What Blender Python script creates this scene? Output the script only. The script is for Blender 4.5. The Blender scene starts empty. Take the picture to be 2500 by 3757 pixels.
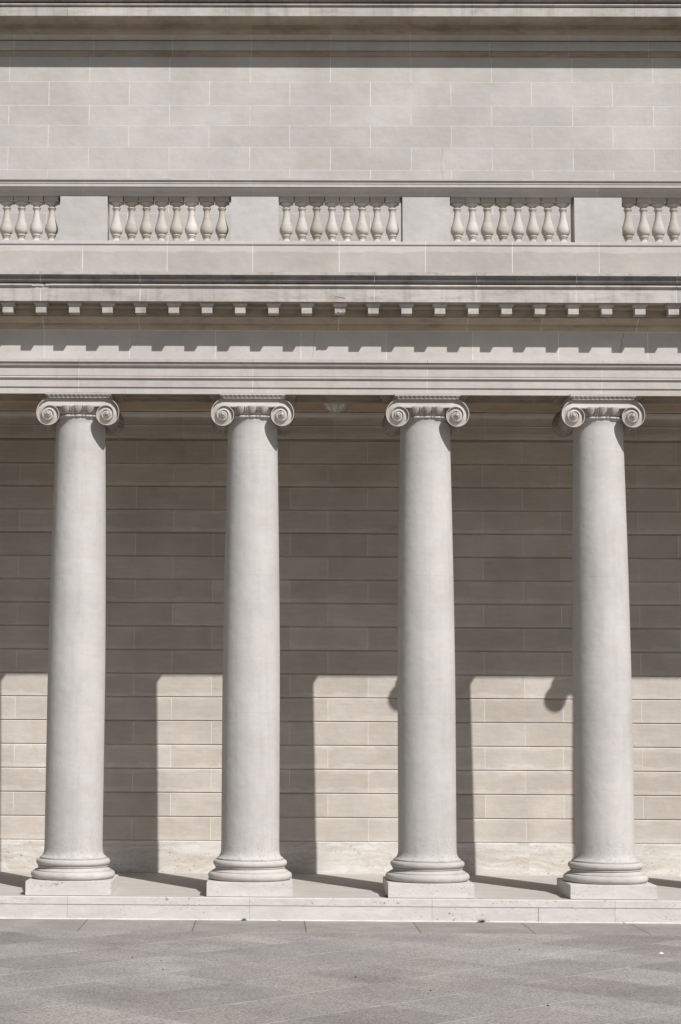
import bpy, bmesh, math, random
from mathutils import Vector, Matrix
random.seed(7)
S = bpy.context.scene
COL = S.collection
D = bpy.data
R = math.radians

# ------------------------------------------------------------ camera
cam = D.cameras.new('camera'); co = D.objects.new('camera', cam); COL.objects.link(co); S.camera = co
PITCH, ROLL, YAW = 0.1186, 0.0062, -0.0121
cy, sy, cp, sp = math.cos(YAW), math.sin(YAW), math.cos(PITCH), math.sin(PITCH)
right = Vector((cy, -sy, 0)); fwd = Vector((cp*sy, cp*cy, sp)); up = Vector((-sp*sy, -sp*cy, cp))
cr, sr = math.cos(ROLL), math.sin(ROLL)
r2 = right*cr + up*sr; u2 = up*cr - right*sr
M = Matrix((( r2.x, u2.x, -fwd.x, 2.1914), (r2.y, u2.y, -fwd.y, -20.6344), (r2.z, u2.z, -fwd.z, 1.8739), (0, 0, 0, 1)))
co.matrix_world = M
cam.sensor_fit = 'HORIZONTAL'; cam.sensor_width = 24; cam.lens = 6590.066/2500*24
cam.shift_x = 343.1/2500; cam.shift_y = 0
cam.clip_start = .1; cam.clip_end = 3000

# ------------------------------------------------------------ light
DX, DZ = -.643, -1.143                      # sunbeam direction per metre towards the wall
sd = Vector((DX, 1, DZ)).normalized()
ELEV = math.asin(-sd.z); AZ = math.atan2(-sd.x, -sd.y)     # azimuth measured from +Y towards +X
W = D.worlds.new('World'); S.world = W; W.use_nodes = True
nt = W.node_tree; bg = nt.nodes['Background']; sk = nt.nodes.new('ShaderNodeTexSky')
sk.sky_type = 'NISHITA'; sk.sun_disc = False; sk.sun_elevation = ELEV; sk.sun_rotation = AZ
sk.air_density = 1.0; sk.dust_density = 1.2
hs = nt.nodes.new('ShaderNodeHueSaturation'); hs.inputs['Saturation'].default_value = .7
nt.links.new(sk.outputs[0], hs.inputs['Color']); nt.links.new(hs.outputs[0], bg.inputs[0]); bg.inputs[1].default_value = .044
sl = D.lights.new('sun', 'SUN'); sl.energy = 3.95; sl.angle = R(.53); sl.color = (1, .972, .948)
so = D.objects.new('sun', sl); COL.objects.link(so)
so.rotation_euler = sd.to_track_quat('-Z', 'Y').to_euler()
S.view_settings.view_transform = 'Standard'; S.view_settings.look = 'None'
S.view_settings.exposure = .35; S.view_settings.gamma = 1

# ------------------------------------------------------------ materials
def nodes(name):
    m = D.materials.new(name); m.use_nodes = True; t = m.node_tree
    return m, t, t.nodes['Principled BSDF']
def N(t, typ, **k):
    n = t.nodes.new(typ)
    for a, b in k.items(): setattr(n, a, b)
    return n
def mul(t, a, b, fac=1.0, mode='MULTIPLY'):
    n = N(t, 'ShaderNodeMix', data_type='RGBA', blend_type=mode)
    if isinstance(fac, bpy.types.NodeSocket): t.links.new(fac, n.inputs[0])
    else: n.inputs[0].default_value = fac
    for s, v in ((6, a), (7, b)):
        if isinstance(v, bpy.types.NodeSocket): t.links.new(v, n.inputs[s])
        else: n.inputs[s].default_value = (*v, 1)
    return n.outputs[2]
def noise(t, vec, scale, detail=4, rough=.55):
    n = N(t, 'ShaderNodeTexNoise'); n.inputs['Scale'].default_value = scale
    n.inputs['Detail'].default_value = detail; n.inputs['Roughness'].default_value = rough
    t.links.new(vec, n.inputs['Vector']); return n.outputs['Fac']
def ramp(t, fac, lo, hi, a=(0, 0, 0), b=(1, 1, 1)):
    r = N(t, 'ShaderNodeValToRGB'); r.color_ramp.elements[0].position = lo; r.color_ramp.elements[1].position = hi
    r.color_ramp.elements[0].color = (*a, 1); r.color_ramp.elements[1].color = (*b, 1)
    t.links.new(fac, r.inputs[0]); return r.outputs[0]
def scaled(t, vec, s):
    m = N(t, 'ShaderNodeVectorMath', operation='MULTIPLY'); m.inputs[1].default_value = s
    t.links.new(vec, m.inputs[0]); return m.outputs[0]
def math_(t, op, a, b=None, c=None):
    n = N(t, 'ShaderNodeMath', operation=op)
    for i, v in enumerate((a, b, c)):
        if v is None: continue
        if isinstance(v, bpy.types.NodeSocket): t.links.new(v, n.inputs[i])
        else: n.inputs[i].default_value = v
    return n.outputs[0]
def bump(t, bsdf, h, dist, strength=1.0):
    b = N(t, 'ShaderNodeBump'); b.inputs['Distance'].default_value = dist; b.inputs['Strength'].default_value = strength
    t.links.new(h, b.inputs['Height']); t.links.new(b.outputs[0], bsdf.inputs['Normal'])

def stone(name, col, warm=(1, .955, .90), blockvar=.10, mott=.16, streak=.0, dirt=.0, objvar=.0, rough=.9, hstreak=.35, tide=None, foot=None, course=None):
    """fine limestone: every block its own tone, soft mottling, run-off streaks, sooty patches, grain"""
    m, t, b = nodes(name)
    pos = N(t, 'ShaderNodeNewGeometry').outputs['Position']
    at = N(t, 'ShaderNodeAttribute', attribute_name='rnd').outputs['Fac']
    c = ramp(t, at, 0, 1, (1-blockvar, 1-blockvar*1.12, 1-blockvar*1.3), (1+blockvar*.6, 1+blockvar*.62, 1+blockvar*.66))
    c = mul(t, col, c)
    if objvar:
        oi = N(t, 'ShaderNodeObjectInfo').outputs['Random']
        c = mul(t, c, ramp(t, oi, 0, 1, (1-objvar, 1-objvar*1.15, 1-objvar*1.4), (1+objvar*.45,)*3))
    f1 = noise(t, pos, 1.3, 5, .62)
    c = mul(t, c, ramp(t, f1, .36, .66, (1-mott*.75,)*3, (1+mott*.25,)*3))
    f2 = noise(t, scaled(t, pos, (1, 1, 1.7)), 5.5, 6, .68)
    c = mul(t, c, ramp(t, f2, .46, .72), .55)if 0 else mul(t, c, ramp(t, f2, .35, .7, warm, (1.02, 1.03, 1.04)))
    fh = noise(t, scaled(t, pos, (.9, 1, 9)), 3.2, 4, .6)
    c = mul(t, c, ramp(t, fh, .3, .7, (1-mott*hstreak,)*3, (1+mott*.1,)*3))
    if streak:
        fs = noise(t, scaled(t, pos, (6, 6, .5)), 1.6, 5, .66)
        c = mul(t, c, ramp(t, fs, .5, .78, (1, 1, 1), (1-streak, 1-streak, 1-streak*.96)))
    if dirt:
        fd = noise(t, scaled(t, pos, (1.2, 1, 4)), 2.6, 7, .74)
        c = mul(t, c, ramp(t, fd, .5, .68, (1, 1, 1), (1-dirt, 1-dirt*1.0, 1-dirt*.98)))
    if tide:
        sz_ = N(t, 'ShaderNodeSeparateXYZ'); t.links.new(pos, sz_.inputs[0])
        zz = math_(t, 'ADD', sz_.outputs[2], math_(t, 'MULTIPLY', noise(t, scaled(t, pos, (2.5, 1, 5)), 1.3, 5, .6), .09))
        c = mul(t, c, ramp(t, math_(t, 'SUBTRACT', zz, tide+.045-.5), .49, .502, (.87, .865, .85), (1.04, 1.04, 1.05)))
    if course:                              # salts drying out along the bed edges of some courses
        sc_ = N(t, 'ShaderNodeSeparateXYZ'); t.links.new(pos, sc_.inputs[0])
        q = math_(t, 'DIVIDE', math_(t, 'SUBTRACT', sc_.outputs[2], course[0]), course[1])
        fr = math_(t, 'FRACT', q); wn_ = N(t, 'ShaderNodeTexWhiteNoise', noise_dimensions='1D'); t.links.new(math_(t, 'FLOOR', q), wn_.inputs['W'])
        ed = math_(t, 'MULTIPLY', math_(t, 'ABSOLUTE', math_(t, 'SUBTRACT', fr, .5)), 2.0)
        ed = math_(t, 'ADD', ed, math_(t, 'MULTIPLY', math_(t, 'SUBTRACT', noise(t, scaled(t, pos, (1.6, 1, 5)), 2.4, 6, .65), .5), 1.5))
        c = mul(t, c, (1.13, 1.13, 1.15), math_(t, 'MULTIPLY', ramp(t, ed, .60, .74), ramp(t, wn_.outputs[0], .25, .8)))
    if foot:                                # lichen and scuffs on the lowest part of a shaft, faint drum joints
        sz_ = N(t, 'ShaderNodeSeparateXYZ'); t.links.new(pos, sz_.inputs[0]); zz = sz_.outputs[2]
        lo = N(t, 'ShaderNodeMapRange'); lo.inputs[1].default_value = .38; lo.inputs[2].default_value = foot; lo.inputs[3].default_value = 1; lo.inputs[4].default_value = .12
        t.links.new(zz, lo.inputs[0])
        sp = ramp(t, noise(t, pos, 30, 6, .8), .50, .62)
        c = mul(t, c, mul(t, (1, 1, 1), (.74, .74, .73), sp), math_(t, 'MULTIPLY', lo.outputs[0], 1.0))
        wob = math_(t, 'MULTIPLY', noise(t, pos, 4, 2), .012)
        for zj_ in (2.02, 3.58, 5.02):
            dj = math_(t, 'LESS_THAN', math_(t, 'ABSOLUTE', math_(t, 'SUBTRACT', zz, zj_)), .0035)
            c = mul(t, c, (.90, .89, .87), math_(t, 'MULTIPLY', dj, .7))
    g = noise(t, pos, 170, 2, .6)
    c = mul(t, c, ramp(t, g, .2, .8, (.93, .93, .93), (1.05, 1.05, 1.05)))
    t.links.new(c, b.inputs['Base Color']); b.inputs['Roughness'].default_value = rough
    b.inputs['Specular IOR Level'].default_value = .25
    h = math_(t, 'ADD', noise(t, pos, 60, 4, .7), math_(t, 'MULTIPLY', noise(t, pos, 9, 3, .5), 3.0))
    bump(t, b, h, .0022, .8)
    return m
WALL = stone('limestone_wall', (.493, .478, .465), blockvar=.05, mott=.15, hstreak=.15)
REAR = stone('limestone_rear_wall', (.525, .49, .45), blockvar=.095, mott=.17, hstreak=.4, course=(.4322, .30237))
CEIL = stone('limestone_ceiling', (.43, .345, .262), blockvar=.06, mott=.15, dirt=.1)  # browner than the other limestone, colour meant to warm the portico shade
CREAM = stone('limestone_mouldings', (.495, .475, .458), warm=(1, .94, .885), blockvar=.05, mott=.13, streak=.10)
SOOT = stone('limestone_weathered', (.505, .485, .465), blockvar=.06, mott=.22, streak=.34, dirt=.27)
BROWN = stone('limestone_soffit_stain_bounce', (.42, .355, .292), blockvar=.08, mott=.2, dirt=.30)  # brown base paints the warm ground bounce; only the dirt patches are stains
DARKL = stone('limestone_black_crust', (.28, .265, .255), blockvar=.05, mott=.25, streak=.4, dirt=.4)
SHAFT = stone('limestone_shaft', (.51, .497, .48), warm=(.98, .96, .935), blockvar=.03, mott=.13, streak=.12, foot=.75, hstreak=.12)
CARVED = stone('limestone_carved', (.50, .475, .452), blockvar=.0, mott=.2, dirt=.15)
BASES = stone('limestone_base_rings', (.50, .485, .468), blockvar=.0, mott=.15, dirt=.17, streak=.1)
BOLST = stone('limestone_bolster', (.33, .30, .27), blockvar=.0, mott=.25, dirt=.4)
PIER = stone('limestone_pier', (.475, .468, .46), blockvar=.0, mott=.2, hstreak=.05)
BASEC = stone('limestone_base_course', (.493, .478, .465), blockvar=.05, mott=.15, hstreak=.15, tide=7.372)
BALU = stone('limestone_baluster', (.545, .525, .505), blockvar=0, mott=.16, streak=.08, dirt=.15, objvar=.19)
def plain(name, col, rough=.9, amt=.15, scale=40):
    m, t, b = nodes(name); pos = N(t, 'ShaderNodeNewGeometry').outputs['Position']
    c = mul(t, col, ramp(t, noise(t, pos, scale, 3), .3, .7, (1-amt,)*3, (1+amt,)*3))
    t.links.new(c, b.inputs['Base Color']); b.inputs['Roughness'].default_value = rough
    return m
MORT = plain('pale_mortar', (.62, .61, .595), scale=6)
DMORT = plain('grey_mortar', (.36, .35, .335), scale=8)
CRACK = plain('crack_line', (.16, .145, .13), scale=8)
RUST = plain('rusty_joint', (.36, .27, .17), scale=12)

def travertine(name, col, sx, sz, pits=.5, band=.16, swirl=.5):
    m, t, b = nodes(name)
    pos = N(t, 'ShaderNodeNewGeometry').outputs['Position']
    at = N(t, 'ShaderNodeAttribute', attribute_name='rnd').outputs['Fac']
    off = N(t, 'ShaderNodeVectorMath', operation='ADD'); t.links.new(pos, off.inputs[0])
    cb = N(t, 'ShaderNodeCombineXYZ'); t.links.new(math_(t, 'MULTIPLY', at, 37.0), cb.inputs[0]); t.links.new(math_(t, 'MULTIPLY', at, 3.3), cb.inputs[2])
    t.links.new(cb.outputs[0], off.inputs[1]); p = off.outputs[0]
    w = noise(t, scaled(t, p, (1, 1, 1.6)), 1.6, 4, .6)
    wv = N(t, 'ShaderNodeCombineXYZ'); t.links.new(math_(t, 'MULTIPLY', w, swirl), wv.inputs[2]); t.links.new(math_(t, 'MULTIPLY', w, swirl*.6), wv.inputs[1])
    ad = N(t, 'ShaderNodeVectorMath', operation='ADD'); t.links.new(p, ad.inputs[0]); t.links.new(wv.outputs[0], ad.inputs[1])
    q = scaled(t, ad.outputs[0], (sx, sz, sz))
    f = noise(t, q, 1.0, 7, .68)
    c = mul(t, col, ramp(t, f, .33, .66, (1-band*1.4, 1-band*1.7, 1-band*2.1), (1.06, 1.06, 1.06)))
    q2 = scaled(t, ad.outputs[0], (22, 62, 62))
    f2 = noise(t, q2, 1.0, 4, .62)
    msk = ramp(t, noise(t, q, .55, 3, .5), .44, .60)
    pit = ramp(t, f2, .60, .66)
    pm = N(t, 'ShaderNodeMix', data_type='RGBA', blend_type='MULTIPLY'); pm.inputs[0].default_value = 1
    t.links.new(msk, pm.inputs[6]); t.links.new(pit, pm.inputs[7])
    c = mul(t, c, (.42, .36, .29), mul(t, pm.outputs[2], (pits, pits, pits)))
    c = mul(t, c, ramp(t, noise(t, pos, 150, 2), .2, .8, (.95, .95, .95), (1.03, 1.03, 1.03)))
    t.links.new(c, b.inputs['Base Color']); b.inputs['Roughness'].default_value = .75
    b.inputs['Specular IOR Level'].default_value = .3
    h = math_(t, 'SUBTRACT', math_(t, 'MULTIPLY', noise(t, pos, 50, 3), .3), math_(t, 'MULTIPLY', f2, .6))
    bump(t, b, h, .003, .8)
    return m
TRAV = travertine('travertine_step', (.565, .553, .53), 3.0, 11, pits=1.0, band=.08)
TRAVW = travertine('travertine_wall', (.635, .617, .592), 1.0, 15, pits=1.0, band=.2, swirl=.35)
TRAVF = travertine('travertine_floor', (.475, .455, .43), 1.1, 16, pits=.5, band=.13, swirl=.05)

def paving():
    m, t, b = nodes('granite_paving')
    pos = N(t, 'ShaderNodeNewGeometry').outputs['Position']
    sep = N(t, 'ShaderNodeSeparateXYZ'); t.links.new(pos, sep.inputs[0]); x, y = sep.outputs[0], sep.outputs[1]
    P = 1.172
    a = math_(t, 'DIVIDE', math_(t, 'SUBTRACT', math_(t, 'SUBTRACT', y, x), -7.27+P*20), P)      # rows rising to the right
    c_ = math_(t, 'DIVIDE', math_(t, 'SUBTRACT', math_(t, 'ADD', x, y), -3.45-P*20), P)
    fa, fc = math_(t, 'FLOOR', a), math_(t, 'FLOOR', c_)
    cb = N(t, 'ShaderNodeCombineXYZ'); t.links.new(fa, cb.inputs[0]); t.links.new(fc, cb.inputs[1])
    wn = N(t, 'ShaderNodeTexWhiteNoise', noise_dimensions='2D'); t.links.new(cb.outputs[0], wn.inputs[0])
    col = ramp(t, wn.outputs[0], 0, 1, (.315, .30, .286), (.42, .398, .376))
    hue = ramp(t, wn.outputs[1], .25, .75, (1.02, .99, .965), (.98, 1.0, 1.008))
    col = mul(t, col, hue, .8)
    # worn, blurred patches that cross the joints
    w = noise(t, scaled(t, pos, (1, 1, 1)), .55, 4, .55)
    col = mul(t, col, ramp(t, w, .35, .65, (.80, .80, .80), (1.10, 1.09, 1.08)))
    w2 = noise(t, pos, 2.3, 5, .6)
    col = mul(t, col, ramp(t, w2, .35, .68, (.88, .875, .87), (1.05, 1.05, 1.05)))
    # aggregate speckle
    sp_ = noise(t, pos, 60, 3, .7); col = mul(t, col, ramp(t, sp_, .36, .6, (.58, .58, .585), (1.12, 1.12, 1.12)))
    sp2 = noise(t, pos, 38, 2, .5); col = mul(t, col, ramp(t, sp2, .3, .46, (.62, .6, .58), (1, 1, 1)))
    # joints
    da = math_(t, 'ABSOLUTE', math_(t, 'SUBTRACT', math_(t, 'FRACT', math_(t, 'ADD', a, .5)), .5))
    dc = math_(t, 'ABSOLUTE', math_(t, 'SUBTRACT', math_(t, 'FRACT', math_(t, 'ADD', c_, .5)), .5))
    wj = noise(t, pos, 1.1, 3)
    ja = math_(t, 'MULTIPLY', math_(t, 'LESS_THAN', da, .006), ramp(t, wj, .42, .54))
    jc = math_(t, 'MULTIPLY', math_(t, 'LESS_THAN', dc, .0045), ramp(t, noise(t, pos, 1.4, 3), .4, .6))
    field = math_(t, 'LESS_THAN', y, -1.665)
    inv_ = math_(t, 'SUBTRACT', 1.0, field)
    # border strip beside the step
    bx = math_(t, 'DIVIDE', math_(t, 'ADD', x, 20-.06), 1.1865)
    fb = math_(t, 'FLOOR', bx); wb = N(t, 'ShaderNodeTexWhiteNoise', noise_dimensions='1D'); t.links.new(fb, wb.inputs['W'])
    bc = ramp(t, wb.outputs[0], 0, 1, (.32, .292, .268), (.36, .33, .305))
    bc = mul(t, bc, ramp(t, w2, .35, .68, (.80, .79, .78), (1.05, 1.05, 1.05)))
    bc = mul(t, bc, ramp(t, sp_, .36, .6, (.70, .70, .7), (1.06, 1.06, 1.06)))
    db = math_(t, 'ABSOLUTE', math_(t, 'SUBTRACT', math_(t, 'FRACT', math_(t, 'ADD', bx, .5)), .5))
    jb = math_(t, 'MULTIPLY', math_(t, 'LESS_THAN', db, .006), 1.0)
    col = mul(t, col, (.53, .515, .49), ja, 'MIX')
    col = mul(t, col, (.21, .195, .18), math_(t, 'MULTIPLY', jc, .55), 'MIX')
    bc = mul(t, bc, (.13, .11, .09), jb, 'MIX')
    col = mul(t, bc, col, field, 'MIX')
    edge = math_(t, 'MULTIPLY', math_(t, 'LESS_THAN', math_(t, 'ABSOLUTE', math_(t, 'ADD', y, 1.668)), .004), ramp(t, wj, .45, .6))
    col = mul(t, col, (.46, .44, .41), edge, 'MIX')
    t.links.new(col, b.inputs['Base Color']); b.inputs['Roughness'].default_value = .8
    b.inputs['Specular IOR Level'].default_value = .3
    bump(t, b, math_(t, 'ADD', sp_, math_(t, 'MULTIPLY', sp2, .8)), .003, .7)
    return m
PAVE = paving()
DARKGND = plain('unseen_dark_ground', (.05, .06, .025), scale=3)
BRONZE = plain('bronze_fitting', (.13, .105, .08), rough=.5)
RIB = plain('pale_metal_rib', (.42, .38, .32), rough=.5)
def glass():
    m, t, b = nodes('frosted_glass'); b.inputs['Base Color'].default_value = (.62, .62, .61, 1)
    b.inputs['Roughness'].default_value = .35; b.inputs['Subsurface Weight'].default_value = .0
    pos = N(t, 'ShaderNodeNewGeometry').outputs['Position']
    c = mul(t, (.62, .62, .6), ramp(t, noise(t, pos, 14, 4), .3, .7, (.8, .8, .8), (1.05, 1.05, 1.05)))
    t.links.new(c, b.inputs['Base Color']); return m
GLASS = glass()
LEAF = plain('weed_leaf', (.075, .12, .04), amt=.4)
DRY = plain('dry_leaf', (.16, .13, .07), amt=.3)
DARKP = plain('dark_pebble_stone', (.05, .045, .04))
PAPER = plain('white_paper', (.75, .75, .74), amt=.05)

# ------------------------------------------------------------ mesh helpers
class MB:
    def __init__(s): s.v = []; s.f = []; s.m = []; s.r = []; s.s = []
    def face(s, pts, mat=0, rnd=.5, smooth=False):
        i = len(s.v); s.v += [tuple(p) for p in pts]; s.f.append(tuple(range(i, i+len(pts)))); s.m.append(mat); s.r.append(rnd); s.s.append(smooth)
    def grid(s, rows, mat=0, rnd=.5, closed=False, smooth=True):
        n = len(rows[0]); i0 = len(s.v)
        for r in rows: s.v += [tuple(p) for p in r]
        for a in range(len(rows)-1):
            for b in range(n if closed else n-1):
                c = (b+1) % n
                s.f.append((i0+a*n+b, i0+a*n+c, i0+(a+1)*n+c, i0+(a+1)*n+b)); s.m.append(mat); s.r.append(rnd); s.s.append(smooth)
    def box(s, x0, x1, y0, y1, z0, z1, mat=0, rnd=.5):
        P = [(x, y, z) for x in (x0, x1) for y in (y0, y1) for z in (z0, z1)]
        for f in ((0, 1, 3, 2), (4, 6, 7, 5), (0, 4, 5, 1), (2, 3, 7, 6), (0, 2, 6, 4), (1, 5, 7, 3)): s.face([P[i] for i in f], mat, rnd)
    def lathe(s, prof, n=64, cx=0, cy=0, mat=0, rnd=.5, smooth=True):
        s.grid([[(cx+r*math.cos(2*math.pi*k/n), cy+r*math.sin(2*math.pi*k/n), z) for k in range(n)] for r, z in prof], mat, rnd, True, smooth)
    def build(s, name, mats, parent=None, recalc=True):
        me = D.meshes.new(name); me.from_pydata(s.v, [], s.f); me.update()
        for m in (mats if isinstance(mats, (list, tuple)) else [mats]): me.materials.append(m)
        me.polygons.foreach_set('material_index', s.m); me.polygons.foreach_set('use_smooth', s.s)
        a = me.attributes.new('rnd', 'FLOAT', 'FACE'); a.data.foreach_set('value', s.r)
        if recalc:
            bm = bmesh.new(); bm.from_mesh(me); bmesh.ops.remove_doubles(bm, verts=bm.verts, dist=1e-5)
            bmesh.ops.recalc_face_normals(bm, faces=bm.faces); bm.to_mesh(me); bm.free()
        o = D.objects.new(name, me); COL.objects.link(o)
        if parent: o.parent = parent
        return o
def sharp(o, ang=35):
    """keep real edges crisp on smooth-shaded meshes"""
    me = o.data; bm = bmesh.new(); bm.from_mesh(me)
    for e in bm.edges:
        if len(e.link_faces) == 2 and e.calc_face_angle(0) > R(ang): e.smooth = False
    bm.to_mesh(me); bm.free()
def tag(o, label=None, cat=None, group=None, kind=None):
    if label: o['label'] = label
    if cat: o['category'] = cat
    if group: o['group'] = group
    if kind: o['kind'] = kind
    return o
def empty(name, loc=(0, 0, 0)):
    o = D.objects.new(name, None); o.location = loc; o.empty_display_size = .2; COL.objects.link(o); return o
def copy_tree(o, parent=None):
    c = o.copy(); COL.objects.link(c)
    if parent: c.parent = parent
    for ch in list(o.children): copy_tree(ch, c)
    return c
X0, X1 = -8.2, 12.2
def cuts(x0, x1, joint, jw):
    """split x0..x1 into blocks and mortar joints; joint = (offset, pitch) or list"""
    if joint is None: return [(x0, x1, False, 0)]
    if isinstance(joint, tuple):
        off, p = joint; k = math.ceil((x0-off)/p); xs = []
        while off+k*p < x1: xs.append(off+k*p); k += 1
    else: xs = [x for x in joint if x0 < x < x1]
    out = []; a = x0
    for i, x in enumerate(xs):
        out.append((a, x-jw/2, False, i)); out.append((x-jw/2, x+jw/2, True, i)); a = x+jw/2
    out.append((a, x1, False, len(xs))); return out
_rc = {}
def rid(*k):
    if k not in _rc: _rc[k] = random.Random(str(k)).random()
    return _rc[k]
def run(mb, pts, joint=None, jw=.006, mat=0, jmat=1, key=0, x0=X0, x1=X1):
    """extrude a profile of (Y, z) along X"""
    cs = cuts(x0, x1, joint, jw)
    for (ya, za), (yb, zb) in zip(pts, pts[1:]):
        for a, b, j, i in cs:
            mb.face([(a, ya, za), (b, ya, za), (b, yb, zb), (a, yb, zb)], jmat if j else mat, rid(key, i))
def arc(y0, z0, y1, z1, bulge, n=6):
    """curved moulding between two profile points; bulge>0 pushes outwards (towards -Y)"""
    out = []; dy, dz = y1-y0, z1-z0; L = math.hypot(dy, dz); nx, nz = -dz/L, dy/L
    if nx > 0: nx, nz = -nx, -nz
    for i in range(n+1):
        t = i/n; k = 4*t*(1-t)*bulge; out.append((y0+dy*t+nx*k, z0+dz*t+nz*k))
    return out
def cyma(y0, z0, y1, z1, amp, n=8):
    out = []; dy, dz = y1-y0, z1-z0; L = math.hypot(dy, dz); nx, nz = -dz/L, dy/L
    if nx > 0: nx, nz = -nx, -nz
    for i in range(n+1):
        t = i/n; k = math.sin(2*math.pi*t)*amp; out.append((y0+dy*t+nx*k, z0+dz*t+nz*k))
    return out

# ============================================================ ground
ZP = -.245
g = MB(); g.face([(-30, -24, ZP), (36, -24, ZP), (36, 8, ZP), (-30, 8, ZP)])
o = g.build('pavement', PAVE, recalc=False); tag(o, 'grey granite paving laid diagonally in front of the step', 'pavement', kind='structure')

g = MB(); g.face([(-900, -900, ZP-.006), (900, -900, ZP-.006), (900, 900, ZP-.006), (-900, 900, ZP-.006)])  # dark sheet added out of view to weaken light bounced up from below
o = g.build('ground', DARKGND, recalc=False); tag(o, 'unseen dark ground added around the paving to cut bounced light', 'ground', kind='structure')
# platform (stylobate) with its step
p = MB()
STJ = (0.0, 2.002)
run(p, [(-.555, ZP), (-.555, -.085)], STJ, .007, 0, 1, 'riser')
run(p, [(-.555, -.085), (-.557, -.0845), (-.557, -.0815), (-.562, -.081)], STJ, .007, 0, 1, 'cj')
run(p, [(-.562, -.081), (-.562, -.006), (-.556, 0), (-.515, .0002)], STJ, .007, 0, 1, 'cap')
p.box(5.164, 5.173, -.5575, -.55, ZP, -.088, 2)
run(p, [(-.563, ZP+.0), (-.563, ZP+.006), (-.5552, ZP+.010)], None, mat=3)
# floor slabs rise gently to the wall
nf = 5
for i in range(nf):
    ya, yb = -.515+(2.46+.515)*i/nf, -.515+(2.46+.515)*(i+1)/nf
    run(p, [(ya, .0002+.0255*i/nf), (yb, .0002+.0255*(i+1)/nf)], (0.35*(i % 2), 1.0), .003, 4, 5, 'fl%d' % i)
o = p.build('platform', [TRAV, DMORT, RUST, MORT, TRAVF, TRAVF], recalc=True)
tag(o, 'low travertine platform and step carrying the columns', 'platform', kind='structure')

# ============================================================ building
B = empty('stone_building', (3, 2.45, 0))
tag(B, 'pale limestone classical building with cornices, portico wall and plain upper storey', 'building')
def bpart(mb, name, mats, parent=B, recalc=True):
    o = mb.build(name, mats, recalc=recalc); o.parent = parent; o.matrix_parent_inverse = parent.matrix_world.inverted(); return o
B.matrix_world = Matrix.Translation((3, 2.45, 0))
bpy.context.view_layer.update()

# rear wall: 17 grooved courses
w = MB(); YW = 2.45; zb, zt = .4322, 5.5726; n = 17; h = (zt-zb)/n
for i in range(n):
    z0 = zb+i*h; z1 = z0+h
    jo = (2.474 if i % 2 == 0 else 2.960, 1.0)
    if i == 0: z0 += .0
    run(w, [(YW, z0), (YW, z1-.023)], jo, .0065, 0, 1, 'rw%d' % i)
    # groove: upward-facing splay, dark quirk, downward-facing lip
    run(w, [(YW, z1-.023), (YW+.016, z1-.0085), (YW+.018, z1-.008), (YW+.018, z1-.005), (YW-.0, z1)], jo, .004, 0, 0, 'rw%d' % i)
w.face([(X0, YW+.4, 0), (X1, YW+.4, 0), (X1, YW+.4, 6.2), (X0, YW+.4, 6.2)], 0)
o = bpart(w, 'rear_wall', [REAR, MORT]); o['label'] = 'grooved limestone wall behind the columns'
w = MB()
run(w, [(YW-.012, .0), (YW-.012, .41), (YW-.006, .424), (YW+.012, .4255), (YW+.013, .4322)], (-1.9, 3.7), .003, 0, 0, 'dado')
bpart(w, 'wainscot', [TRAVW, DMORT])
# crown of the rear wall + ceiling
w = MB(); J = (1.085, 1.955)
run(w, [(YW, 5.5726), (2.475, 5.5735), (2.475, 5.5815), (2.432, 5.583), (2.430, 5.645)], J, .004, 0, 1, 'c1')
run(w, [(2.430, 5.645), (2.424, 5.647), (2.424, 5.652), (2.416, 5.653), (2.416, 5.738)]+arc(2.416, 5.738, 2.395, 5.750, -.004, 4)+[(2.395, 5.751), (2.425, 5.752), (2.425, 5.7575)], J, .004, 0, 1, 'c2')
run(w, [(2.425, 5.7575), (2.372, 5.7575), (2.372, 5.843), (2.365, 5.846), (2.365, 5.851)], J, .004, 0, 1, 'c3')
run(w, arc(2.362, 5.851, 2.275, 5.901, .012, 6)+[(2.262, 5.902), (2.285, 5.903), (2.285, 5.911), (2.248, 5.912), (2.242, 5.93)], J, .004, 0, 1, 'c4')
bpart(w, 'wall_crown', [REAR, MORT])
w = MB(); run(w, [(2.25, 5.93), (.27, 5.93)], (0, 1.0), .003, 0, 0, 'ce')
w.face([(X0, .27, 6.2), (X1, .27, 6.2), (X1, 2.85, 6.2), (X0, 2.85, 6.2)])
bpart(w, 'ceiling', [CEIL])

# ---------------- entablature
e = MB()
CR, SO, BR, DK, MO, CK, WL = 0, 1, 2, 3, 4, 5, 6
AJ = (0.0, 2.002); ZS = 5.6587
run(e, [(-.31, ZS), (-.31, 5.7365)], AJ, .006, CR, MO, 'f3')
run(e, [(-.31, 5.7365), (-.3245, 5.7367), (-.3245, 5.826)], AJ, .006, CR, MO, 'f2')
run(e, [(-.3245, 5.826)]+arc(-.3255, 5.826, -.328, 5.859, .021, 8)+[(-.333, 5.859), (-.333, 5.8635), (-.338, 5.864)], AJ, .006, CR, CR, 'bd')
run(e, [(-.338, 5.864), (-.338, 5.968)], AJ, .006, CR, MO, 'f1')
run(e, arc(-.341, 5.968, -.372, 6.001, .010, 6)+[(-.376, 6.002), (-.376, 6.010), (-.370, 6.0105), (-.370, 6.0165), (-.392, 6.017)], AJ, .006, CR, CR, 'cm')
run(e, [(-.392, 6.017), (-.392, 6.052), (-.25, 6.058)], AJ, .004, CR, CK, 'cf')
FJ = [.574-.989*k for k in range(0, 8)]+[1.567, 2.556, 3.542, 4.538, 5.528, 6.556]+[6.556+.99*k for k in range(1, 6)]
run(e, [(-.25, 6.05), (-.25, 6.4126)], sorted(FJ), .0075, WL, MO, 'fz')
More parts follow.
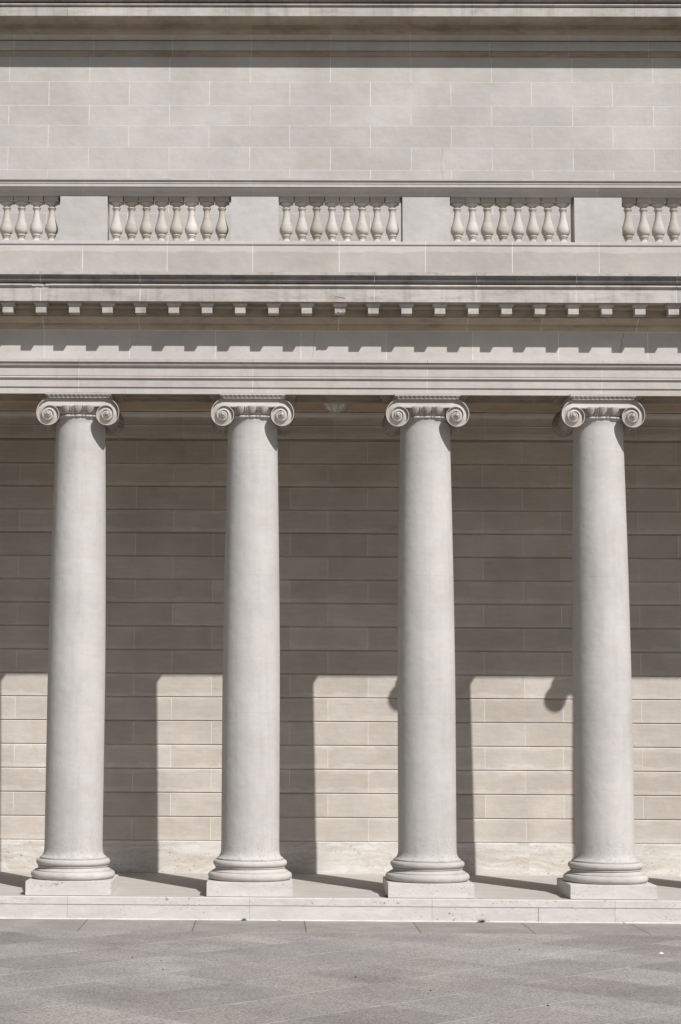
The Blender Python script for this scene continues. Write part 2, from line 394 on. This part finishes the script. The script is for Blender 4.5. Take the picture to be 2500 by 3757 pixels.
BJ = [-.424+3*.3793*k for k in range(-6, 0)]+[-.42, .685, 2.99, 4.47, 5.32, 6.42]+[6.42+1.138*k for k in range(1, 5)]
run(e, [(-.25, 6.4126), (-.264, 6.413), (-.264, 6.419)], sorted(BJ), .004, MO, MO, 'bf')
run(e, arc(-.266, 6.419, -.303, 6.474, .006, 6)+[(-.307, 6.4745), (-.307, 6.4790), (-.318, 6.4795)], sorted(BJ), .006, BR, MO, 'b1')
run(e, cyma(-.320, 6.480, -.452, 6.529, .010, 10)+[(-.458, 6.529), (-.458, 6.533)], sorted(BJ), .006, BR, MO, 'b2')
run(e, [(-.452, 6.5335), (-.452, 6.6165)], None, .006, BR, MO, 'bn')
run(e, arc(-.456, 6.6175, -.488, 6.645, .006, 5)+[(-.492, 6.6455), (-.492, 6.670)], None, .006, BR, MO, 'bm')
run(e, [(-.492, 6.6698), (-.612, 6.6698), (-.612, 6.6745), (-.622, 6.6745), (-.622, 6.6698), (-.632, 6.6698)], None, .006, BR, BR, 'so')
CJ = [-.42-1.138*k for k in range(7, 0, -1)]+[-.42, .715, 3.382, 4.538, 5.673, 6.81, 7.95, 9.09, 10.22, 11.36]
run(e, [(-.632, 6.6698), (-.632, 6.832)], CJ, .007, SO, MO, 'co')
bead = arc(-.637, 6.834, -.640, 6.870, .022, 8)
run(e, [(-.632, 6.832), (-.637, 6.834)], CJ, .007, SO, MO, 'co')
bx0, bx1 = -.521, -.312
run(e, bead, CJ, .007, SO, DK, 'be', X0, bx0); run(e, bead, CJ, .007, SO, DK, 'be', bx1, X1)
# broken stretch of the bead: jagged raw stone
rows = []
rr = random.Random(5)
for zz, yy in ((6.834, -.637), (6.842, -.645), (6.850, -.646), (6.858, -.647), (6.866, -.643), (6.870, -.64)):
    rows.append([(bx0+(bx1-bx0)*k/9, yy-.006*rr.random()+(.012 if k == 6 else 0), zz+.002*(rr.random()-.5)) for k in range(10)])
e.grid(rows, CR, .9, smooth=False)
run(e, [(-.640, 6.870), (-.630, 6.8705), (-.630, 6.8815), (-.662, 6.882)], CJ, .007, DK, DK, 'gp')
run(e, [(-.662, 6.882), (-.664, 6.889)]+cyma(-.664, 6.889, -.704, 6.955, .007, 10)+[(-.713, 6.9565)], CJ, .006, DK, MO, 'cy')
run(e, [(-.713, 6.9565), (-.725, 6.9575), (-.725, 6.9915)], CJ, .005, SO, CK, 'le')
run(e, [(-.725, 6.9915), (-.20, 7.06)], CJ, .005, SO, SO, 'lt')
# back of the beam
e.face([(X0, .28, ZS), (X1, .28, ZS), (X1, .28, 6.9), (X0, .28, 6.9)], BR)
# soffit of the beam with a sunk, stepped panel between every pair of columns
k = -10
xs = []
c0 = -8
xprev = X0
for c in range(-8, 13, 2):
    a, b = c+.485, c+1.515
    if a > X1: break
    b = min(b, X1-.1)
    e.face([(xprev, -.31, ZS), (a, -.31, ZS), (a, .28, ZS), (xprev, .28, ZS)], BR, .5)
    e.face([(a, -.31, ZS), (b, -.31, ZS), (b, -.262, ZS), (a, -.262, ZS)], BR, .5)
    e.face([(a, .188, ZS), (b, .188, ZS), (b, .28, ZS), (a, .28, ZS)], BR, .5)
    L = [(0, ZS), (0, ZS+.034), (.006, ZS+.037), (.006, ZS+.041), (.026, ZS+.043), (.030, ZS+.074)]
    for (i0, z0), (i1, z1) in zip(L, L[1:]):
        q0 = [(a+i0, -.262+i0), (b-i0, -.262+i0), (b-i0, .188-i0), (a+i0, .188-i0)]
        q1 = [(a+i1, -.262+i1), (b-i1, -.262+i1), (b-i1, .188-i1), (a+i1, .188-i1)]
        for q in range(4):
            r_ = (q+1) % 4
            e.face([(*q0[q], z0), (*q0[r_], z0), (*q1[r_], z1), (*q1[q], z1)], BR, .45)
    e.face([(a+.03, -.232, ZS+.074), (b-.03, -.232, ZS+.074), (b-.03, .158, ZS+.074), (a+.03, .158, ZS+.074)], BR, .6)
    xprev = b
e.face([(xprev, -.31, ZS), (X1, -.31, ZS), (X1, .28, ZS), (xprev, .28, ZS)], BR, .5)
def crack(mb, pts, y, mat, w=.004):
    for (xa, za), (xb, zb_) in zip(pts, pts[1:]):
        dx, dz = xb-xa, zb_-za; L = math.hypot(dx, dz); nx, nz = -dz/L*w/2, dx/L*w/2
        mb.face([(xa-nx, y, za-nz), (xb-nx, y, zb_-nz), (xb+nx, y, zb_+nz), (xa+nx, y, za+nz)], mat)
def crackline(x, z, dx, dz, n, jit, seed):
    rr = random.Random(seed); return [(x+dx*i/n+(rr.random()-.5)*jit, z+dz*i/n+(rr.random()-.5)*jit) for i in range(n+1)]
crack(e, crackline(6.285, 6.405, -.06, -.24, 9, .018, 3), -.2525, CK, .004)
crack(e, crackline(2.72, 6.40, -.03, -.28, 8, .01, 9), -.2525, CK, .002)
crack(e, crackline(2.93, 6.725, .12, -.01, 6, .012, 5), -.6345, CK, .005)
crack(e, crackline(6.9, 6.70, .5, .005, 10, .006, 8), -.6345, CK, .002)
ENT = bpart(e, 'entablature', [CREAM, SOOT, BROWN, DARKL, MORT, CRACK, WALL])
ENT['label'] = 'projecting band of architrave, frieze and bracketed cornice above the columns'

# modillions (brackets)
def modillion(chipped=False):
    m = MB(); hw = .0595
    if not chipped:
        m.box(-hw, hw, -.58, -.452, 6.5476, 6.6215, 0)
        m.box(-hw+.004, hw-.004, -.566, -.452, 6.5440, 6.5476, 1)
    else:
        rr = random.Random(11); nx, nz = 14, 9
        rows = []
        for j in range(nz):
            rows.append([(-hw+2*hw*i/(nx-1), -.568-.010*rr.random(), 6.556+(6.6215-6.556)*j/(nz-1)+(.003*(rr.random()-.5) if j else .004*rr.random())) for i in range(nx)])
        m.grid(rows, 0, .5, smooth=False)
        m.box(-hw, hw, -.5665, -.452, 6.556, 6.6215, 0)
    # cap moulding: fillet above, splaying down to the block
    prof = [(.0, 6.6215), (.004, 6.625), (.010, 6.636), (.020, 6.645), (.024, 6.6455), (.024, 6.6565), (.030, 6.657), (.030, 6.6685)]
    for (a, z0), (b, z1) in zip(prof, prof[1:]):
        A = [(-hw-a*.85, -.452), (-hw-a*.85, -.58-a), (hw+a*.85, -.58-a), (hw+a*.85, -.452)]
        Bq = [(-hw-b*.85, -.452), (-hw-b*.85, -.58-b), (hw+b*.85, -.58-b), (hw+b*.85, -.452)]
        for q in range(3): m.face([(*A[q], z0), (*A[q+1], z0), (*Bq[q+1], z1), (*Bq[q], z1)], 0, .5)
    return m
m0 = modillion().build('modillion', [SOOT, BROWN], recalc=False); m0.parent = ENT
xs = [-.798+.3793*k for k in range(-14, 32)]
first = True
for k, x in enumerate(xs):
    if x < X0+.2 or x > X1-.2: continue
    if abs(x-2.995) < .05:
        o = modillion(True).build('modillion', [SOOT, BROWN], recalc=False); o['label'] = 'chipped bracket with a rough broken front'
    elif first: o = m0; first = False
    else: o = m0.copy(); COL.objects.link(o)
    o.parent = ENT; o.location = (x, 0, 0)

# terrace floor behind the balustrade, upper wall
u = MB(); u.face([(X0, -.2, 7.06), (X1, -.2, 7.06), (X1, 1.05, 7.06), (X0, 1.05, 7.06)])
bpart(u, 'terrace_floor', [CREAM])
u = MB(); YU = 1.0
zj = [7.06, 7.33, 7.610, 7.888, 8.175, 8.4525, 8.7291, 9.017, 9.2987, 9.5567, 9.863, 10.2]
for i in range(len(zj)-1):
    row = (len(zj)-2-i) % 2
    jo = (-.072 if row == 0 else .425, 1.0035)
    run(u, [(YU, zj[i]+.002), (YU, zj[i+1]-.002)], jo, .0075, 0, 1, 'uw%d' % i)
    run(u, [(YU, zj[i+1]-.002), (YU, zj[i+1]+.002)], None, 0, 1, 1, 'm')
u.face([(X0, 1.5, 7), (X1, 1.5, 7), (X1, 1.5, 11), (X0, 1.5, 11)])
rr = random.Random(2)
crack(u, [(4.31+rr.random()*.02, 9.017-i*.075) for i in range(8)], YU-.0015, 2, .0018)
bpart(u, 'upper_wall', [WALL, MORT, CRACK])['label'] = 'plain pale upper storey wall of smooth stone blocks'
# top cornice
t_ = MB(); TJ = (.68, .995); TF = (-.03, .99)
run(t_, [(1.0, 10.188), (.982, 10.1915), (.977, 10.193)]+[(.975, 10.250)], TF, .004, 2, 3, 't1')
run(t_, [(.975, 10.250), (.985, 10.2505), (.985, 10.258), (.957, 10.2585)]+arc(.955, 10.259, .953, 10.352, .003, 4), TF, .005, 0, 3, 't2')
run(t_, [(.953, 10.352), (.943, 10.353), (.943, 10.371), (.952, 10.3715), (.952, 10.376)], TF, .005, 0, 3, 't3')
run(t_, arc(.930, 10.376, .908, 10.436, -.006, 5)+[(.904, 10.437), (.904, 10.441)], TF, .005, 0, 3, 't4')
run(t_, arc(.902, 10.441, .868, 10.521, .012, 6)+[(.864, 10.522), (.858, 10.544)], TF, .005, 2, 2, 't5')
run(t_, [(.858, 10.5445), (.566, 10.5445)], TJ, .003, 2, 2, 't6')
run(t_, [(.566, 10.5445), (.566, 10.655)], TJ, .005, 1, 4, 't7')
run(t_, [(.566, 10.655), (.575, 10.656), (.575, 10.666), (.556, 10.667)]+arc(.556, 10.667, .556, 10.702, .016, 7), TJ, .005, 1, 4, 't8')
run(t_, [(.556, 10.702), (.575, 10.703), (.575, 10.712), (.535, 10.713)]+cyma(.535, 10.713, .47, 10.80, .01)+[(.45, 10.80), (.45, 10.84)], TJ, .005, 4, 4, 't9')
run(t_, [(.45, 10.84), (1.5, 10.95)], None, mat=1, key='ta')
bpart(t_, 'cornice', [CREAM, SOOT, BROWN, MORT, DARKL])['label'] = 'deep top cornice with a stained underside, tinted brown for light bounced from below'

# ============================================================ balustrade
BAL = empty('balustrade', (3, -.1, 7.1)); tag(BAL, 'stone balustrade with square piers and vase-shaped balusters above the columns', 'balustrade')
bpy.context.view_layer.update(); BI = BAL.matrix_world.inverted()
def balp(mb, name, mats, recalc=False):
    o = mb.build(name, mats, recalc=recalc); o.parent = BAL; o.matrix_parent_inverse = BI; return o
b = MB(); BX = [-7.02-1.005+.0, -7.02, -6.01, -5.01, -4.01, -3.0, -2.0, -1.0, .006, .994, 1.992, 2.999, 4.005, 5.014, 6.023, 7.03, 8.04, 9.04, 10.05, 11.05]
run(b, [(-.20, 7.06), (-.20, 7.4515), (-.2135, 7.453), (-.214, 7.484), (-.212, 7.4875), (.09, 7.4875), (.09, 7.06)], BX, .0075, 0, 1, 'bb')
balp(b, 'base_course', [BASEC, MORT])['label'] = 'long plain stone course under the balusters'
b = MB(); RJ = (-.0, 2.002)
run(b, [(.02, 8.0415), (-.213, 8.0415), (-.216, 8.052)]+arc(-.222, 8.052, -.258, 8.112, -.008, 6)+[(-.268, 8.113), (-.268, 8.1215), (-.283, 8.122)], RJ, .004, 4, 1, 'r1')
run(b, [(-.283, 8.122), (-.283, 8.156), (-.2855, 8.1565), (-.2855, 8.1595)], RJ, .004, 2, 3, 'r2')
run(b, [(-.289, 8.1595), (-.289, 8.172)]+arc(-.284, 8.173, -.290, 8.193, -.003, 4)+[(-.3065, 8.194), (-.3065, 8.214), (-.28, 8.222), (.16, 8.222), (.16, 8.12), (.09, 8.0415), (.02, 8.0415)], RJ, .004, 2, 3, 'r3')
balp(b, 'handrail', [BROWN, MORT, CREAM, DMORT, WALL])
PR = [(.034, 0), (.0335, .02)]
def baluster():
    m = MB(); c = .000619; z = lambda y: 8.0415-(y-500)*c
    m.box(-.084, .084, -.084, .084, z(592), z(497), 0)
    P = [(.073, z(592)), (.076, z(600)), (.075, z(612)), (.068, z(626)), (.056, z(634)), (.053, z(640)), (.046, z(646)), (.039, z(660)), (.036, z(685)),
         (.040, z(688)), (.0465, z(694)), (.049, z(704)), (.047, z(716)), (.039, z(724)), (.0385, z(730)), (.041, z(736)), (.0385, z(744)), (.034, z(752)),
         (.0335, z(790)), (.0355, z(840)), (.041, z(895)), (.0495, z(950)), (.061, z(1010)), (.071, z(1060)), (.0765, z(1105)), (.0775, z(1130)), (.0745, z(1160)), (.067, z(1188)), (.055, z(1208)), (.048, z(1214)),
         (.053, z(1218)), (.0555, z(1230)), (.053, z(1244)), (.044, z(1252)), (.043, z(1258)), (.0455, z(1266)), (.043, z(1276)), (.037, z(1284)),
         (.0365, z(1298)), (.040, z(1320)), (.050, z(1342)), (.066, z(1358)), (.068, z(1362))]
    m.lathe([(max(r*1.0, .001), zz) for r, zz in P], 40)
    m.box(-.083, .083, -.083, .083, 7.4875, z(1360), 0)
    return m
b0 = baluster().build('baluster', BALU, recalc=True); sharp(b0, 40); b0.parent = BAL; b0.matrix_parent_inverse = BI
pm = MB(); pm.box(-.2765, .2765, -.20, .07, 7.4870, 8.0418, 0, .45)
p0 = pm.build('pier', PIER, recalc=False); p0.parent = BAL; p0.matrix_parent_inverse = BI
fp = fb = True
rr = random.Random(4)
for c in range(-4, 11, 2):
    if fp: o = p0; fp = False
    else: o = p0.copy(); COL.objects.link(o)
    o.location = (c+.01+.0035*(c/2), 0, 0)
for c in range(-3, 10, 2):
    for k in range(8):
        if fb: o = b0; fb = False
        else: o = b0.copy(); COL.objects.link(o)
        o.location = (c+.007+.0035*(c//2)+(k-3.5)*.1774-.004+rr.uniform(-.003, .003), -.075, 0)
        o.rotation_euler = (0, 0, rr.choice((0, 1, 2, 3))*math.pi/2+rr.uniform(-.02, .02))

# ============================================================ columns
def spiral(th):
    T = [.19, .158, .141, .137, .134, .129, .123, .111, .0995, .087, .0766, .074, .0715, .066, .061, .056, .052, .046, .041, .038, .036, .033, .030, .027, .025]
    x = th/45; i = min(int(x), len(T)-2); f = x-i
    p0 = T[max(i-1, 0)] if i > 0 else T[0]+.02; p1 = T[i]; p2 = T[i+1]; p3 = T[min(i+2, len(T)-1)]
    return .5*((2*p1)+(-p0+p2)*f+(2*p0-5*p1+4*p2-p3)*f*f+(-p0+3*p1-3*p2+p3)*f**3)
EX, EZ, FY = .334, 5.412, .362
def chan(t, wdt, th):
    """height of the volute face across the channel: rim, sunk concave channel, up to the next rim"""
    Dp = min(.60*wdt, .054)
    rf = min(max((th-4)/22, 0), 1)          # the rim grows out from under the abacus
    if t < .11: return -Dp*(1-rf)
    if t < .15: return -Dp*(1-rf)-Dp*rf*(t-.11)/.04
    if t < .93: return -Dp*(1-.45*((t-.15)/.78)**1.8)
    return -Dp*.55*(1-(t-.93)/.07)
TS = [0, .055, .11, .13, .15, .22, .34, .48, .62, .76, .86, .93, .965, 1]
def SQ(t):
    p_ = 2.5; return (abs(math.cos(t))**p_+abs(math.sin(t))**p_)**(-1/p_)
def capital():
    m = MB()
    for fy in (-1, 1):
        for sx in (-1, 1):
            rows = []
            for th in range(0, 721, 6):
                ro, ri = spiral(th), spiral(th+360); a = R(th); row = []
                for t in TS:
                    r = ro+(ri-ro)*t; hh = chan(t, ro-ri, th)+.011*min((th+360*t)/720, 1.3)-.0
                    row.append((sx*(EX+r*math.sin(a)), fy*(FY+hh), EZ+r*math.cos(a)))
                rows.append(row)
            m.grid(rows)
            # eye
            ctr = []
            rows = []
            for q, hgt in ((1, 0), (.86, .003), (.8, -.006), (.66, -.004), (.55, .010), (.3, .017), (.02, .018)):
                rows.append([(sx*(EX+q*spiral(th)*math.sin(R(th))), fy*(FY+hgt+.011*1.3), EZ+q*spiral(th)*math.cos(R(th))) for th in range(720, 1081, 12)])
            m.grid(rows)
        # canalis between the volutes
        n = 24; rows = []
        for i in range(n+1):
            x = -EX+2*EX*i/n; sag = -.006*(1-(x/EX)**2); row = []
            for t in TS:
                z = EZ+spiral(0)+(spiral(360)-spiral(0)+sag)*t
                row.append((x, fy*(FY+(chan(t, .0905, 0) if t < .93 else -.0297+.15*(t-.93))+.011*.5*t-.0), z))
            z = EZ+spiral(360)+sag
            row += [(x, fy*(FY-.016), z-.010), (x, fy*(FY-.05), z-.012)]
            rows.append(row)
        m.grid(rows)
    vol = m; m = MB()
    # bolsters (cushions) joining front and back volutes, leaf-fluted, tied by a belt
    YS = [-.362, -.345, -.335, -.325, -.305, -.28, -.25, -.215, -.18, -.14, -.10, -.065, -.055, -.05, -.03, -.02, 0]
    YS = YS+[-y for y in YS[-2::-1]]
    def sc(y):
        a = abs(y)
        if a > .34: return 1
        if a > .325: return .965
        if a > .065: return .80+.165*((a-.065)/.26)**1.3
        if a > .052: return .835
        if a > .025: return .80
        return .83
    for sx in (-1, 1):
        rows = []
        for y in YS:
            s_ = sc(y); row = []
            for th in range(0, 361, 5):
                a = R(th); fl = .12*abs(math.sin(R(th)*7))*(1 if .07 < abs(y) < .315 else 0)*math.sin(math.pi*(abs(y)-.07)/.245)if .07 < abs(y) < .315 else 0
                r = spiral(th)*(s_-fl)
                row.append((sx*(EX+r*math.sin(a)), y, EZ+r*math.cos(a)))
            rows.append(row)
        m.grid(rows)
    bol = m; vol.box(-.31, .31, -.30, .30, 5.485, 5.613)
    o1 = vol
    # echinus with egg and dart, bead and reel
    g = MB(); NE, SP = 16, 20; n = NE*SP; rows = []
    nb = 20
    for j in range(nb+1):
        bb = j/nb; z = 5.510-.088*bb
        base = .362-.046*bb**1.5
        row = []
        for i in range(n):
            a = ((i % SP)/SP)-.0; a = a if a <= .5 else a-1      # -.5 .. .5, egg centre at 0
            # egg: pointed below
            ww = .35*math.sqrt(max(0, 1-((bb*1.12-.10))**2.6)) if bb*1.12-.10 > 0 else .35
            hgt = 0
            aa = abs(a)
            if ww > .01 and aa < ww: hgt = .026*math.sqrt(1-(aa/ww)**2)-.008
            elif aa < ww+.045: hgt = -.011
            elif aa < ww+.095 and bb < .97: hgt = .010
            elif aa > .462 and bb > .05: hgt = .006
            else: hgt = -.009
            r = base+hgt
            th = 2*math.pi*(i+SP*0)/n-math.pi/2
            r *= SQ(th); row.append((r*math.cos(th), r*math.sin(th), z))
        rows.append(row)
    rows.insert(0, [(x*.93, y*.93, 5.516) for x, y, z in rows[0]])
    g.grid(rows, closed=True)
    # bead and reel torus
    rows = []; zc = 5.397; nbt = 10
    for j in range(nbt+1):
        ph = -math.pi/2+math.pi*j/nbt*1.0; row = []
        for i in range(n):
            a = ((i % SP)/SP); a = a if a <= .5 else a-1; aa = abs(a)
            if aa < .28: q = .45+.55*math.sqrt(max(0, 1-(aa/.29)**2.4))
            elif .32 < aa < .38 or .43 < aa <= .5: q = .85
            else: q = .35
            th = 2*math.pi*i/n-math.pi/2; r = (.305+.019*q*math.cos(ph))*SQ(th)
            row.append((r*math.cos(th), r*math.sin(th), zc+.0165*q*math.sin(ph)))
        rows.append(row)
    rows.insert(0, [(x*.96, y*.96, z-.001) for x, y, z in rows[0]]); rows.append([(x*.97, y*.97, z+.001) for x, y, z in rows[-1]])
    g.grid(rows, closed=True)
    g.grid([[(r_*SQ(2*math.pi*i/96)*math.cos(2*math.pi*i/96), r_*SQ(2*math.pi*i/96)*math.sin(2*math.pi*i/96), z_) for i in range(96)] for r_, z_ in ((.303, 5.424), (.300, 5.376), (.286, 5.366))], closed=True)
    # abacus
    ab = MB(); ab.box(-.374, .374, -.374, .374, 5.6345, 5.6625)
    NA = 14
    for q in range(4):
        rot = Matrix.Rotation(q*math.pi/2, 3, 'Z'); rows = []
        for j in range(9):
            bb = j/8; z = 5.6345-.0235*bb; half = .371-.022*bb**1.4
            row = []
            for i in range(NA*14+1):
                t = i/(NA*14); a = (t*NA) % 1-.5; aa = abs(a)
                w_ = .36*math.sqrt(max(0, 1-(bb*.95)**2.2))
                d_ = .010*math.sqrt(max(0, 1-(aa/w_)**2))-.002 if w_ > .02 and aa < w_ else (-.010 if aa < w_+.08 else .001)
                if i in (0, NA*14): d_ = 0
                x = -half+2*half*t
                row.append(rot @ Vector((x, -(half+d_), z)))
            rows.append(row)
        ab.grid(rows)
    ab.box(-.352, .352, -.352, .352, 5.600, 5.6345)
    return o1, g, ab, bol
def shaftm():
    m = MB()
    pr = [(.330, .372), (.372, .3735), (.376, .378), (.376, .391), (.373, .394), (.366, .396), (.352, .408), (.342, .423), (.335, .442), (.331, .465), (.3295, .49)]
    zs = [.6+.2*i for i in range(24)]
    for z in zs:
        if z > 5.27: break
        t = max(0, (z-2.3)/(5.2-2.3)); r = .3285-.0395*(t**1.45)
        pr.append((r, z))
    pr += [(.289, 5.27), (.2895, 5.31), (.292, 5.335), (.297, 5.352), (.299, 5.362), (.299, 5.39)]
    m.lathe(pr, 128)
    return m
def basem():
    m = MB(); pr = []
    def tor(r, z, rad, zr, n=10, a0=-90, a1=90):
        for i in range(n+1):
            a = R(a0+(a1-a0)*i/n); pr.append((r-rad+rad*math.cos(a), z+zr*math.sin(a)))
    pr.append((.40, .152)); tor(.474, .197, .045, .044)
    pr.append((.430, .2415)); pr.append((.430, .251))
    for i in range(9):
        t = i/8; pr.append((.424-.036*math.sin(t*math.pi*.62)/math.sin(math.pi*.5), .2515+.037*t))
    pr.append((.398, .2895)); pr.append((.398, .2985)); pr.append((.386, .299))
    tor(.418, .337, .036, .0365)
    pr.append((.34, .3738))
    m.lathe(pr, 128); return m
C0 = empty('ionic_column')
sh = shaftm().build('shaft', SHAFT, C0); sharp(sh, 30)
ba = basem().build('base', [BASES], C0); sharp(ba, 30)
pl = MB()
def chambox(mb, h, z0, z1, c=.004):
    q = lambda hh, z: [(-hh, -hh, z), (hh, -hh, z), (hh, hh, z), (-hh, hh, z)]
    L = [q(h, z0), q(h, z1-c), q(h-c, z1)]
    for A, Bq in zip(L, L[1:]):
        for i in range(4): mb.face([A[i], A[(i+1) % 4], Bq[(i+1) % 4], Bq[i]], 0, .3+.1*i)
    mb.face(L[-1])
chambox(pl, .4738, 0, .153)
pl.box(-.0015, .0015, -.4745, -.46, .002, .148, 1)
pl.build('plinth', [TRAV, TRAVW], C0, recalc=False)
vm, em, am, bm_ = capital()
cap = vm.build('capital', CARVED, C0); sharp(cap, 50)
ee = em.build('echinus', CARVED, cap); sharp(ee, 60)
bo = bm_.build('bolster', BOLST, cap); sharp(bo, 60)
aa_ = am.build('abacus', CARVED, cap); sharp(aa_, 45)
labs = {0: 'leftmost full column in the photo, standing left of the first wide shadow',
        2: 'second column from the left, its plinth directly left of the ceiling lamp bay',
        4: 'third column from the left, standing right of the ceiling lamp bay',
        6: 'rightmost column in the photo, with a dark patch low on its shaft',
        -2: 'column beyond the left edge of the photo, one bay left of the leftmost full column',
        8: 'column just beyond the right edge of the photo, whose shadow falls beside the rightmost column',
        10: 'column two bays beyond the right edge of the photo',
        -4: 'column two bays beyond the left edge of the photo'}
DXC = {0: -.002, 2: .001, 4: .004, 6: .01}
for c in (0, 2, 4, 6, -2, 8, 10, -4):
    o = C0 if c == 0 else copy_tree(C0)
    o.location = (c+DXC.get(c, 0), 0, .0045)
    tag(o, 'smooth pale ionic column with scroll capital, '+labs[c], 'column', 'ionic columns of the portico')

# ============================================================ ceiling lamp
LP = empty('ceiling_lamp', (3.004, 1.1, 5.93)); tag(LP, 'round frosted glass bowl lamp with metal ribs hanging under the portico ceiling', 'ceiling lamp')
gm = MB(); Rr = .168; zc = -.062
gm.lathe([(Rr*math.sin(R(a))+.0005, zc-Rr*math.cos(R(a))) for a in range(0, 91, 6)]+[(Rr, zc+.02)], 48); gm.build('bowl', GLASS, LP)
fm = MB(); fm.lathe([(Rr+.002, zc-.006), (Rr+.014, zc-.004), (Rr+.017, zc+.01), (Rr+.010, zc+.028), (Rr-.02, zc+.04), (.05, zc+.062)], 48)
fm.lathe([(.0005, zc-Rr-.006), (.012, zc-Rr-.005), (.016, zc-Rr+.002), (.012, zc-Rr+.007)], 16); fm.build('rim', BRONZE, LP)
for k in range(8):
    rb = MB(); a = 2*math.pi*(k+.35)/8; rows = []
    for i in range(15):
        ph = R(90*i/14+0); r1 = Rr+.006; rows.append([])
        for dw, dr in ((-.005, -.006), (-.005, .002), (0, .004), (.005, .002), (.005, -.006)):
            rad = (r1+dr)*math.sin(ph); zz = zc-(r1+dr)*math.cos(ph)
            rows[-1].append((rad*math.cos(a)-dw*math.sin(a), rad*math.sin(a)+dw*math.cos(a), zz))
    rb.grid(rows); rb.build('rib', RIB, LP)

# ============================================================ small things on the ground
def weed(x, y, z, s, n, label, seed, mat=LEAF, spread=1.0):
    m = MB(); rr = random.Random(seed)
    for i in range(n):
        a = rr.uniform(0, 2*math.pi); L = s*rr.uniform(.5, 1); el = rr.uniform(.15, 1.3)/spread
        d = Vector((math.cos(a)*math.cos(el)*1.25, -abs(math.sin(a))*math.cos(el)*.5, math.sin(el))); w_ = s*.07; side = Vector((-math.sin(a), math.cos(a), .2)).normalized()
        p0 = Vector((rr.uniform(-.2, .2)*s, rr.uniform(-.12, 0)*s, 0)); mid = p0+d*L*.5; tip = p0+d*L+Vector((0, 0, -.15*L))
        th = Vector((0, -.0006, .0006))
        for off, fl in ((Vector((0, 0, 0)), 0), (th, 1)):
            m.face([p0+off, mid-side*w_+off, tip+off, mid+side*w_+off], 0)
    o = m.build('weed', mat, recalc=False); o.location = (x, y, z); tag(o, label, 'weed', 'weeds in the step joints'); return o
weed(1.94, -.575, ZP+.001, .045, 26, 'small green weed tuft at the foot of the step below the second column', 1)
weed(4.54, -.575, ZP+.001, .065, 30, 'spiky green weed at the foot of the step right of the third column', 2)
weed(3.50, -.42, 0, .05, 22, 'dark green weed in the shadow at the left side of the third plinth', 3)
weed(4.41, -.49, 0, .022, 18, 'tiny moss tuft at the right front corner of the third plinth', 4, spread=3)
weed(4.54, -.49, 0, .022, 14, 'tiny moss tuft on the floor just right of the third plinth', 6, spread=3)
weed(6.455, -.49, 0, .026, 22, 'tiny moss tuft at the right front corner of the rightmost plinth', 5, spread=3)
weed(2.33, -.575, ZP+.001, .03, 14, 'dry brown weed at the foot of the step right of the second plinth', 7, DRY, 2)
weed(6.10, -.575, ZP+.001, .03, 10, 'dry greyish weed at the foot of the step below the rightmost plinth', 8, DRY, 1.2)
# paper scrap
m = MB(); rr = random.Random(3)
pts = [(-.045, -.01), (-.02, -.022), (.012, -.012), (.04, -.02), (.03, .012), (-.01, .02), (-.04, .012)]
zt_ = [.004, .018, .026, .012, .008, .02, .006]
ctr = (0, 0, .03)
for i in range(7):
    j = (i+1) % 7
    m.face([(*pts[i], zt_[i]), (*pts[j], zt_[j]), ctr]); m.face([(pts[i][0], pts[i][1], 0.0), (pts[j][0], pts[j][1], 0.0), (*pts[j], zt_[j]), (*pts[i], zt_[i])])
o = m.build('paper_scrap', PAPER); o.location = (5.93, -3.215, ZP+.001); o.scale = (.6, .6, .6); tag(o, 'crumpled white scrap of paper lying on the granite paving', 'paper scrap')
PB = [(1.236, -4.0), (.96, -3.81), (1.29, -4.62), (.95, -4.66), (2.95, -5.0), (4.62, -3.0), (5.66, -4.3), (4.35, -6.5), (3.52, -5.75), (5.65, -6.3), (.95, -1.3)]
pb0 = None
for i, (x, y) in enumerate(PB):
    if pb0 is None:
        m = MB(); rr = random.Random(8); rows = []
        for j in range(6):
            ph = R(-80+160*j/5+0); rows.append([(.014*math.cos(ph)*math.cos(2*math.pi*k/9)*rr.uniform(.8, 1.2), .011*math.cos(ph)*math.sin(2*math.pi*k/9)*rr.uniform(.8, 1.2), .008+.008*math.sin(ph)) for k in range(9)])
        m.grid(rows, closed=True, smooth=False); o = pb0 = m.build('pebble', DARKP)
    else: o = pb0.copy(); COL.objects.link(o)
    o.location = (x, y, ZP); o.rotation_euler = (0, 0, i*1.3); s_ = .4+.35*((i*37) % 10)/10; o.scale = (s_, s_, s_)
    tag(o, 'tiny dark pebble lying on the granite paving', 'pebble', 'dark pebbles on the paving')
